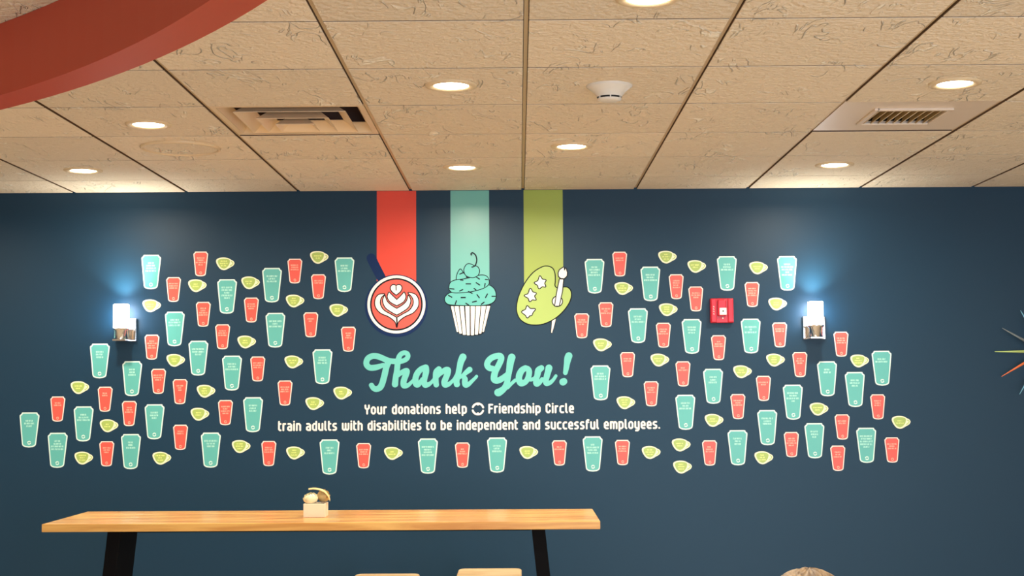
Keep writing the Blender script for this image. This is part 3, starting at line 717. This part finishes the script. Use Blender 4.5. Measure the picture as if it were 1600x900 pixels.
ORD = 'first second third fourth fifth sixth seventh eighth ninth tenth eleventh twelfth thirteenth fourteenth fifteenth sixteenth seventeenth eighteenth nineteenth twentieth twenty-first twenty-second twenty-third twenty-fourth twenty-fifth'.split()
KN = {'T': 'teal cup decal', 'R': 'red cup decal', 'G': 'green mug decal'}
KS = {'T': 'teal cup', 'R': 'red cup', 'G': 'green mug'}
PL = {'T': 'teals', 'R': 'reds', 'G': 'mugs'}
GRP = {'T': 'tall teal paper cup wall decals', 'R': 'small red paper cup wall decals', 'G': 'green mug wall decals'}
FIX = {(206.4, 591.7): 'tall teal cup decal directly under the left wall sconce, its corner in shadow',
       (236.9, 477.8): 'green mug decal just right of the left wall sconce, bright from its light',
       (1230, 427.1): 'tall teal cup decal above and left of the right wall sconce, topmost right corner',
       (1214.9, 475.1): 'green mug decal just left of the right wall sconce',
       (1250, 569.7): 'small red cup decal just below left of the right wall sconce',
       (1292.6, 591.9): 'tall teal cup decal just below right of the right wall sconce',
       (1087.3, 467.1): 'small red cup decal touching left side of the fire alarm strobe',
       (1136, 427.3): 'tall teal cup decal directly above the red fire alarm strobe',
       (1122.9, 543.3): 'small red cup decal directly below the red fire alarm strobe',
       (45.8, 671.8): 'tall teal cup decal at far left end of all the wall decals',
       (1407.9, 659.9): 'green mug decal at far right end of all the wall decals',
       (1064.2, 695.3): 'green mug decal stacked right above another green mug, right of slogan',
       (1066.2, 729.8): 'green mug decal stacked right below another green mug, lowest one of all',
       (538.2, 429.3): 'tall teal cup decal just left of the latte cup picture handle',
       (544.4, 530): 'small red cup decal just lower left of the latte cup picture',
       (909.1, 509.1): 'small red cup decal just lower right of the palette picture',
       (929.1, 431.6): 'tall teal cup decal just right of the palette picture brush'}
def side(x): return 0 if x < 541 or abs(x - 544.4) < .1 else (1 if x < 890 else 2)
WHERE = ['left of slogan', 'below slogan', 'right of slogan']
def cup_label(c):
    k, x, y, _ = c
    if (x, y) in FIX: return FIX[(x, y)]
    same = sorted(q[1] for q in cups if q[0] == k and side(q[1]) == side(x))
    best = None
    for q in cups:
        if q is c: continue
        dx, dy = q[1] - x, q[2] - y
        d = math.hypot(dx, dy * .8)
        if best is None or d < best[0]: best = (d, q, dx, dy)
    _, q, dx, dy = best
    if abs(dx) < 14: rel = 'above' if dy > 0 else 'below'
    elif abs(dy) < 16: rel = 'left of' if dx > 0 else 'right of'
    else: rel = ('upper ' if dy > 0 else 'lower ') + ('left of' if dx > 0 else 'right of')
    if len(same) == 1: return '%s %s, the only one there' % (KN[k], WHERE[side(x)])
    return '%s, %s from left among %s %s, %s %s' % (KN[k], ORD[same.index(x)], PL[k], WHERE[side(x)], rel, KS[q[0]])
NAME = {'T': 'tall_cup_decal', 'R': 'small_cup_decal', 'G': 'mug_decal'}
for ci, c in enumerate(cups):
    k, x, y, wd = c
    o = link(NAME[k], ME[k][0], None, wp(x, y)); tag(o, cup_label(c), 'decal', GRP[k])
    link('cup_face', ME[k][1], o)
    link('lettering', print_mesh(k, wd, random.Random(ci * 7 + 3)), o)
    if k in RING: link('ring_emblem', RING[k], o, (0.2 * MPP, 0, (-19.8 if k == 'T' else -14.2) * MPP))
    else: link('handle_gap', HND, o)

# ------------------------------------------------------------------ wall sconces
def sconce(px_c, px_plate, label):
    D = .075
    zb = at_y(px_c, 531, WY).z
    xc = at_y(px_c, 500, WY - D).x
    a = at_y(px_plate[0], 515, WY).x; b_ = at_y(px_plate[1], 515, WY).x
    z_top = at_y(px_c, px_plate[2], WY).z; z_bot = at_y(px_c, px_plate[3], WY).z
    r = empty('wall_sconce', ((a + b_) / 2, WY, z_bot)); tag(r, label, 'wall lamp', 'pair of chrome sconces')
    ox = xc - (a + b_) / 2; hw = (b_ - a) / 2
    MB().box((-hw, -.018, 0), (hw, 0, z_top - z_bot)).build('back_plate', m_chrome, r, bevel=.002)
    zs = at_y(px_c, px_plate[4], WY - D).z - z_bot      # bottom of glass
    zt = at_y(px_c, px_plate[5], WY - D).z - z_bot      # top of glass
    MB().box((ox - .036, -D - .036, -.0005), (ox + .036, -.0185, .009)).build('base_tray', m_chrome, r, bevel=.002)
    R0 = .041
    MB().lathe([(.0, .0092), (.036, .0092), (.036, zs - .012), (R0 + .001, zs - .01), (R0 + .001, zs)], 36, Matrix.Translation((ox, -D, 0))).build('lamp_holder', m_chrome, r, smooth=True)
    MB().lathe([(.0, zs + .001), (R0 - .003, zs + .001), (R0, zs + .004), (R0, zt - .003), (R0 - .002, zt), (R0 - .006, zt), (R0 - .007, zt - .01), (.0, zt - .012)], 36, Matrix.Translation((ox, -D, 0))).build('glass_shade', m_shade, r, smooth=True)
    l = area('sconce_uplight', (0, 0, 0), (R_(180), 0, 0), UP_W, UP_W, 0.9, (1.0, .97, .82), 110, 'DISK'); l.parent = r; l.location = (ox, -D, zt + .004)
sconce(189.3, (182, 214, 498, 533.5, 513, 475.5), 'chrome square wall sconce with lit white glass cylinder, on the left')
sconce(1274.5, (1254, 1288.5, 495, 530, 508, 471.5), 'chrome square wall sconce with lit white glass cylinder, on the right')

# ------------------------------------------------------------------ fire alarm strobe
def strobe():
    a = wp(1109, 505); b_ = wp(1145, 466.5); hw = (b_.x - a.x) / 2 * .98; hh = (b_.z - a.z) / 2
    r = empty('fire_alarm_strobe', ((a.x + b_.x) / 2, WY, (a.z + b_.z) / 2)); tag(r, 'red fire alarm horn strobe box with clear square lens on wall', 'fire alarm')
    b = MB(); b.hexa([(-hw, -.03, -hh), (hw, -.03, -hh), (hw, 0, -hh), (-hw, 0, -hh), (-hw, -.03, hh), (hw, -.03, hh), (hw, 0, hh), (-hw, 0, hh)])
    b.build('housing', m_alarm, r, bevel=.006, seg=3)
    b = MB()
    for sgn in (-1, 1): b.box((sgn * hw * .72 - .014, -.037, -hh * .96), (sgn * hw * .72 + .014, -.028, hh * .96))
    b.build('side_rib', m_alarm, r, bevel=.004, seg=2)
    MB().box((-.024, -.046, -.030), (.020, -.028, .058)).build('lens_block', m_alarm, r, bevel=.005, seg=2)
    MB().hexa([(-.016, -.049, -.024), (.022, -.049, -.024), (.022, -.040, -.024), (-.016, -.040, -.024), (-.016, -.049, .014), (.022, -.049, .014), (.022, -.040, .014), (-.016, -.040, .014)]).build('clear_lens', m_lens, r, bevel=.003, seg=2)
    MB().lathe([(0, -.051), (.004, -.051), (.004, -.046)], 12, Matrix.Translation((.003, 0, -.004)) @ Matrix.Rotation(R_(-90), 4, 'X') @ Matrix.Scale(1, 4)).build('flash_tube', m_dark, r)
    b = MB(); z = -.030
    # vertical word on the left rib
    for k in range(4):
        zz = .018 - k * .013
        b.box((-hw * .72 - .003, -.0375, zz), (-hw * .72 + .003, -.0369, zz + .002)); b.box((-hw * .72 - .003, -.0375, zz + .002), (-hw * .72 - .001, -.0369, zz + .007))
    b.build('printed_mark', m_white, r)
    MB().plate([(.000, -.044), (.006, -.044), (.003, -.034)], .0382, .03).build('arrow_mark', m_white, r)
strobe()

# ------------------------------------------------------------------ starburst clock at the right edge
def starburst():
    c = wp(1631, 549); Y = WY - .05
    c = at_y(1631, 549, Y)
    r = empty('starburst_clock', (c.x, WY, c.z)); tag(r, 'starburst wall clock with thin coloured spikes, cut by the right edge', 'clock')
    ms = {'g': mat('lime_lacquer', srgb(190, 215, 130), .35), 'o': mat('orange_lacquer', srgb(232, 120, 70), .35),
          's': mat('grey_lacquer', srgb(120, 130, 135), .35), 'b': mat('sky_blue_lacquer', srgb(120, 185, 215), .35)}
    seq = {180: ('g', 76), 150: ('s', 73), 118: ('b', 72), 210: ('o', 77), 239: ('b', 77), 90: ('o', 72), 60: ('g', 76), 30: ('s', 74), 0: ('b', 76), 330: ('g', 76), 300: ('o', 76), 270: ('s', 74)}
    for a, (m, ln) in seq.items():
        d = Vector((math.cos(R_(a)), 0, math.sin(R_(a)))); ln *= MPP
        MB().cone(d * .05 + Vector((0, -.05, 0)), d * ln + Vector((0, -.05, 0)), .0095, .0016, 14).build('spike', ms[m], r, smooth=True)
    Mx = Matrix.Rotation(R_(90), 4, 'X')
    MB().lathe([(0, 0), (.03, 0), (.03, .03), (.062, .04), (.062, .062), (.057, .064), (0, .064)], 40, Mx).build('clock_body', m_white, r, smooth=False)
    MB().box((-.002, -.068, 0), (.002, -.066, .04)).build('hand', m_black, r); MB().box((0, -.070, -.002), (.028, -.068, .002)).build('hand', m_black, r)
starburst()

# ------------------------------------------------------------------ bar table
TZ = 1.07
def table():
    fl = at_z(66, 818.8, TZ); fr = at_z(940.8, 814.5, TZ); bl = at_z(134, 800.0, TZ); br = at_z(923, 794.2, TZ)
    yf = (fl.y + fr.y) / 2; yb = (bl.y + br.y) / 2; xl = (fl.x + bl.x) / 2; xr = (fr.x + br.x) / 2; th = .033
    r = empty('bar_table', ((xl + xr) / 2, (yf + yb) / 2, 0)); tag(r, 'long bar height table with amber wooden plank top and black steel legs', 'table')
    cx, cy = (xl + xr) / 2, (yf + yb) / 2; n = 4; wpl = (yb - yf) / n
    for k in range(n):
        MB().box((-(xr - xl) / 2, -wpl / 2 + .0006, -th), ((xr - xl) / 2, wpl / 2 - .0006, 0)).build('plank', m_table, r, (0, yf + wpl * (k + .5) - cy, TZ), bevel=.003)
    xl_ = at_y(179.5, 832, yf + .06).x - cx; xr_ = at_y(841, 829, yf + .06).x - cx
    for sg, x in ((-1, xl_), (1, xr_)):
        zt = TZ - th - .0005
        y0 = yf - cy + .05
        for (ya, yb_) in ((y0, y0 + .27),):
            w2 = .028; sp = .105 * sg
            b = MB(); bot = .02
            dx = sp * (zt - bot)
            b.hexa([(x - w2 + dx, ya, bot), (x + w2 + dx, ya, bot), (x + w2 + dx, yb_, bot), (x - w2 + dx, yb_, bot), (x - w2, ya, zt), (x + w2, ya, zt), (x + w2, yb_, zt), (x - w2, yb_, zt)])
            b.build('leg', m_black, r, bevel=.003)
            MB().box((x + dx - .04, ya - .03, 0), (x + dx + .04, yb_ + .12, .02)).build('foot', m_black, r)
    MB().box((xl_ + .03, -.03, TZ - th - .03), (xr_ - .03, .03, TZ - th - .0005)).build('under_rail', m_black, r)
    return r
table()

# planter box and flowers on the table
pb = at_z(491, 808.5, TZ); bw_, bh_ = .047, .058
pbx = empty('planter_box', (pb.x, pb.y + bw_, TZ)); tag(pbx, 'small white wooden planter box on the bar table', 'planter')
t = .006
for nm, a, b_ in (('side_board', (-bw_, -bw_, 0), (bw_, -bw_ + t, bh_)), ('side_board', (-bw_, bw_ - t, 0), (bw_, bw_, bh_)),
                  ('side_board', (-bw_, -bw_ + t, 0), (-bw_ + t, bw_ - t, bh_)), ('side_board', (bw_ - t, -bw_ + t, 0), (bw_, bw_ - t, bh_)),
                  ('bottom_board', (-bw_ + t, -bw_ + t, 0), (bw_ - t, bw_ - t, t))):
    MB().box(a, b_).build(nm, m_box, pbx, bevel=.001, seg=1)
MB().box((-bw_ + t, -bw_ + t, .03), (bw_ - t, bw_ - t, bh_ - .012)).build('moss_filling', m_stem, pbx)
def petal_flower(name, loc, rad, n_layers, m, label, tilt, squash=1.0, openness=1.0, seed=1):
    rnd = random.Random(seed)
    r = empty(name, loc, tilt); tag(r, label, 'flower')
    b = MB(); b.lathe([(0, -rad*.7*squash), (rad * .5, -rad*.55*squash), (rad * .62, 0), (rad*.45, rad * .5*squash), (0, rad * .62*squash)], 16); b.build('flower_heart', m, r, smooth=True)
    for l in range(n_layers):
        k = 5 + l
        el0 = R_(75 - 62 * l / max(1, n_layers - 1))
        pm = MB(); U, V = 5, 6; v = []
        for i in range(V + 1):
            tt = i / V
            el = -R_(55) + (el0 * openness + R_(55)) * tt
            rr = rad * (.66 + .34 * (l + 1) / n_layers) * (1 + .12 * tt * tt)
            wdt = (math.sin(math.pi * min(.94, .12 + tt * .78))) * .62
            for j in range(U + 1):
                az = (j / U - .5) * 2 * wdt
                v.append((rr * math.cos(el) * math.cos(az), rr * math.cos(el) * math.sin(az), rr * math.sin(el) * squash))
        f = [(i*(U+1)+j, i*(U+1)+j+1, (i+1)*(U+1)+j+1, (i+1)*(U+1)+j) for i in range(V) for j in range(U)]
        pm.add(v, f); me = pm.mesh('petal', m, True)
        for q in range(k): link('petal', me, r, None, (rnd.uniform(-.08, .08), rnd.uniform(-.08, .08), 2 * math.pi * q / k + l * .5))
    return r
fz = at_y(485.5, 779.5, pb.y + .03)
petal_flower('cream_rose', (fz.x, fz.y, TZ + bh_ + .021), .030, 4, m_petal, 'round cream white artificial rose in the planter box, left one', (R_(20), R_(-8), 0), .9)
MB().cone((-.0, .0, -.02), (.0, .0, -.055), .002, .002, 8)
d2 = at_y(506, 777, pb.y + .07)
rd = petal_flower('dried_flower', (d2.x, d2.y, TZ + bh_ + .030), .026, 3, m_dry, 'straw coloured curled dried flower in the planter box, right one', (R_(30), R_(50), R_(20)), 1.15, .9, 5)
def curl():
    pts = spline([(-.060, 0, .026, .003), (-.035, 0, .028, .010), (-.01, .0, .024, .018), (.012, 0, .014, .022), (.028, 0, -.006, .020), (.034, 0, -.024, .010)], 4)
    v = []; f = []
    for i, (x, y, z, wd) in enumerate(pts):
        for j in (-1, -.33, .33, 1): v.append((x, y + j * wd, z + .004 - .006 * j * j))
    for i in range(len(pts) - 1):
        for j in range(3): f.append((i*4+j, i*4+j+1, i*4+j+5, i*4+j+4))
    nv = len(v); v += [(x, y, z - .002) for x, y, z in v]; f += [tuple(q + nv for q in reversed(t_)) for t_ in f]
    b = MB(); b.add(v, f); o = b.build('dried_husk', m_dry, None, None, smooth=True)
    o.parent = rd; o.matrix_parent_inverse = (Matrix.Translation(rd.location) @ rd.rotation_euler.to_matrix().to_4x4()).inverted(); o.location = rd.location + Vector((-.004, -.018, .004))
curl()

# ------------------------------------------------------------------ stools behind the table
def stool(px0, px1, pyb, label):
    H_ = .76
    bk = at_z((px0 + px1) / 2, pyb, H_); wd = .30
    cx = bk.x; cy = bk.y - .15
    r = empty('bar_stool', (cx, cy, 0)); tag(r, label, 'stool', 'backless bar stools behind the table')
    b = MB(); pts = []
    for qx, qy in ((1, 1), (-1, 1), (-1, -1), (1, -1)):
        for k in range(6):
            a = {(1, 1): 0, (-1, 1): 90, (-1, -1): 180, (1, -1): 270}[(qx, qy)] + k * 18
            pts.append((qx * .115 + .035 * math.cos(R_(a)), qy * .115 + .035 * math.sin(R_(a))))
    n = len(pts); v = [(x, y, H_ - .032) for x, y in pts] + [(x, y, H_ - .004) for x, y in pts] + [(x * .97, y * .97, H_) for x, y in pts]
    f = [tuple(reversed(range(n)))] + [(i, (i+1) % n, (i+1) % n + n, i + n) for i in range(n)] + [(i + n, (i+1) % n + n, (i+1) % n + 2*n, i + 2*n) for i in range(n)] + [tuple(range(2*n, 3*n))]
    b.add(v, f); b.build('seat', m_stool, r)
    for sx in (-1, 1):
        for sy in (-1, 1):
            MB().cone((sx * .16, sy * .16, 0), (sx * .11, sy * .11, H_ - .032), .012, .012, 12).build('leg', m_black, r, smooth=True)
    for k in range(4):
        M = Matrix.Rotation(k * math.pi / 2, 4, 'Z'); b = MB()
        b.cone(M @ Vector((-.143, .143, .26)), M @ Vector((.143, .143, .26)), .008, .008, 10); b.build('foot_rail', m_black, r)
    return r
stool(558, 655, 896.2, 'backless bar stool with pale square wooden seat, left one')
stool(724, 808, 888, 'backless bar stool with pale square wooden seat, right one')

# ------------------------------------------------------------------ seated person, only the crown of the head reaches the frame
def person():
    Yp = 2.57
    top = at_y(1262, 887.5, Yp)
    X, ZT_ = top.x, top.z
    HR = Vector((X, Yp, ZT_ - .125))          # head centre
    seat = .45
    root = empty('person', (X, Yp, seat)); tag(root, 'seated person with blond brown hair, only the crown showing at bottom edge', 'person')
    # continuous body via skin modifier
    J = {'pel': (0, 0, .10), 'bel': (0, .01, .22), 'chest': (0, 0, .40), 'neck0': (0, .01, .52), 'neck1': (0, .02, .60), 'h0': (0, .03, .66), 'h1': (0, .015, .735)}
    def rel(z): return z
    sc_ = (HR.z - seat) / .715
    V = []; Eg = []; Rd = []
    def vtx(p, r): V.append(Vector(p) * 1.0); Rd.append(r); return len(V) - 1
    k = sc_
    pel = vtx((0, 0, .10*k), (.15, .12)); bel = vtx((0, 0, .24*k), (.125, .10)); ch = vtx((0, 0, .40*k), (.15, .105)); nb = vtx((0, .0, .515*k), (.07, .06)); nt = vtx((0, .012, .59*k), (.052, .055))
    hd0 = vtx((0, .02, .64*k), (.060, .072)); hd1 = vtx((0, .0, .72*k), (.074, .092)); hd2 = vtx((0, -.005, .785*k), (.06, .075))
    for a, b_ in ((pel, bel), (bel, ch), (ch, nb), (nb, nt), (nt, hd0), (hd0, hd1), (hd1, hd2)): Eg.append((a, b_))
    for sx in (-1, 1):
        sh = vtx((sx*.165, 0, .455*k), (.058, .058)); el = vtx((sx*.22, .03, .19*k), (.042, .042)); wr = vtx((sx*.15, .27, .20*k), (.028, .024)); pm = vtx((sx*.125, .335, .20*k), (.038, .018))
        Eg += [(ch, sh), (sh, el), (el, wr), (wr, pm)]
        for q in range(4):
            fx = sx*(.125 + (q - 1.5) * .02); ln = (.065, .078, .072, .055)[q]
            f1 = vtx((fx, .375, .20*k), (.010, .009)); f2 = vtx((fx, .375 + ln*.5, .192*k), (.009, .008)); f3 = vtx((fx, .375 + ln, .175*k), (.007, .007)); Eg += [(pm, f1), (f1, f2), (f2, f3)]
        t1 = vtx((sx*.083, .33, .192*k), (.011, .010)); t2 = vtx((sx*.068, .365, .182*k), (.009, .008)); Eg += [(pm, t1), (t1, t2)]
        hp = vtx((sx*.10, .06, .075), (.09, .085)); kn = vtx((sx*.13, .46, .07), (.06, .06)); an = vtx((sx*.13, .44, -.36), (.036, .04)); ft = vtx((sx*.14, .57, -.415), (.042, .028))
        Eg += [(pel, hp), (hp, kn), (kn, an), (an, ft)]
    me = bpy.data.meshes.new('body'); me.from_pydata(V, Eg, []); me.materials.append(m_skin)
    body = link('body', me, root)
    md = body.modifiers.new('skin', 'SKIN'); 
    for i, rr in enumerate(Rd): me.skin_vertices[0].data[i].radius = rr
    me.skin_vertices[0].data[0].use_root = True
    sd_ = body.modifiers.new('sub', 'SUBSURF'); sd_.levels = 2; sd_.render_levels = 2
    dg = bpy.context.evaluated_depsgraph_get(); ev = body.evaluated_get(dg); nm = bpy.data.meshes.new_from_object(ev)
    body.modifiers.clear(); body.data = nm; nm.name = 'body'
    if not nm.materials: nm.materials.append(m_skin)
    nm.materials.append(m_shirt); nm.materials.append(m_jean)
    for p_ in nm.polygons:
        c = p_.center; p_.use_smooth = True
        if c.z < .13 and not (c.y > .3 and c.z > .135 * k): p_.material_index = 2
        elif c.z < .54 * k and not (c.y > .29 and c.z > .12): p_.material_index = 1
        else: p_.material_index = 0
    hz = HR.z - seat
    # face
    b = MB(); b.lathe([(0, .045), (.008, .03), (.012, .012), (.013, 0), (0, -.006)], 12, Matrix.Translation((0, .095, hz - .045)) @ Matrix.Rotation(R_(-18), 4, 'X')); b.build('nose', m_skin, root, smooth=True)
    for sx in (-1, 1):
        MB().lathe([(0, -.011), (.008, -.008), (.0115, 0), (.008, .008), (0, .011)], 14, Matrix.Translation((sx*.031, .078, hz - .012))).build('eye', m_white, root, smooth=True)
        MB().lathe([(0, -.030), (.010, -.022), (.013, 0), (.011, .02), (0, .030)], 14, Matrix.Translation((sx*.079, .0, hz - .02)) @ Matrix.Scale(.5, 4, (1, 0, 0))).build('ear', m_skin, root, smooth=True)
    MB().stroke([(-.022, 0), (0, -.003), (.022, 0)], .004, .004, -.004).build('mouth', m_red_soffit, root, (0, .088, hz - .072))
    # hair: cap over the skull with fine waves
    b = MB(); v = []; f = []; NU, NV = 72, 26; rnd = random.Random(4)
    for i in range(NV + 1):
        th = R_(2 + 128 * i / NV)
        for j in range(NU):
            az = 2 * math.pi * j / NU
            front = max(0, math.sin(az)) ** 2
            thc = th if front < .02 else min(th, R_(130 - 72 * front))
            w_ = 1 + .010 * math.sin(az * 17 + th * 5) + .007 * math.sin(az * 31 - th * 9)
            part = 1 - .012 * math.exp(-((math.sin(thc) * math.cos(az) + .12) / .05) ** 2) * (1 if thc < R_(70) else 0)
            v.append((.098 * w_ * part * math.sin(thc) * math.cos(az), .116 * w_ * math.sin(thc) * math.sin(az) * .98 - .004, hz + .125 * part * math.cos(thc) * w_))
    for i in range(NV):
        for j in range(NU): f.append((i*NU+j, (i+1)*NU+j, (i+1)*NU+(j+1) % NU, i*NU+(j+1) % NU))
    f.append(tuple(range(NU)))
    b.add(v, f); b.build('hair', m_hair, root, smooth=True)
    # chair
    c = empty('cafe_chair', (X, Yp, 0)); tag(c, 'plain black cafe chair under the seated person, below the frame', 'chair')
    MB().box((-.2, -.2, .405), (.2, .22, .435)).build('seat', m_black, c, bevel=.01)
    MB().box((-.19, -.24, .52), (.19, -.215, .86)).build('backrest', m_black, c, bevel=.008)
    for sx in (-1, 1):
        MB().box((sx*.18 - .014, -.235, 0), (sx*.18 + .014, -.205, .86)).build('leg', m_black, c)
        MB().box((sx*.18 - .014, .18, 0), (sx*.18 + .014, .21, .405)).build('leg', m_black, c)
person()
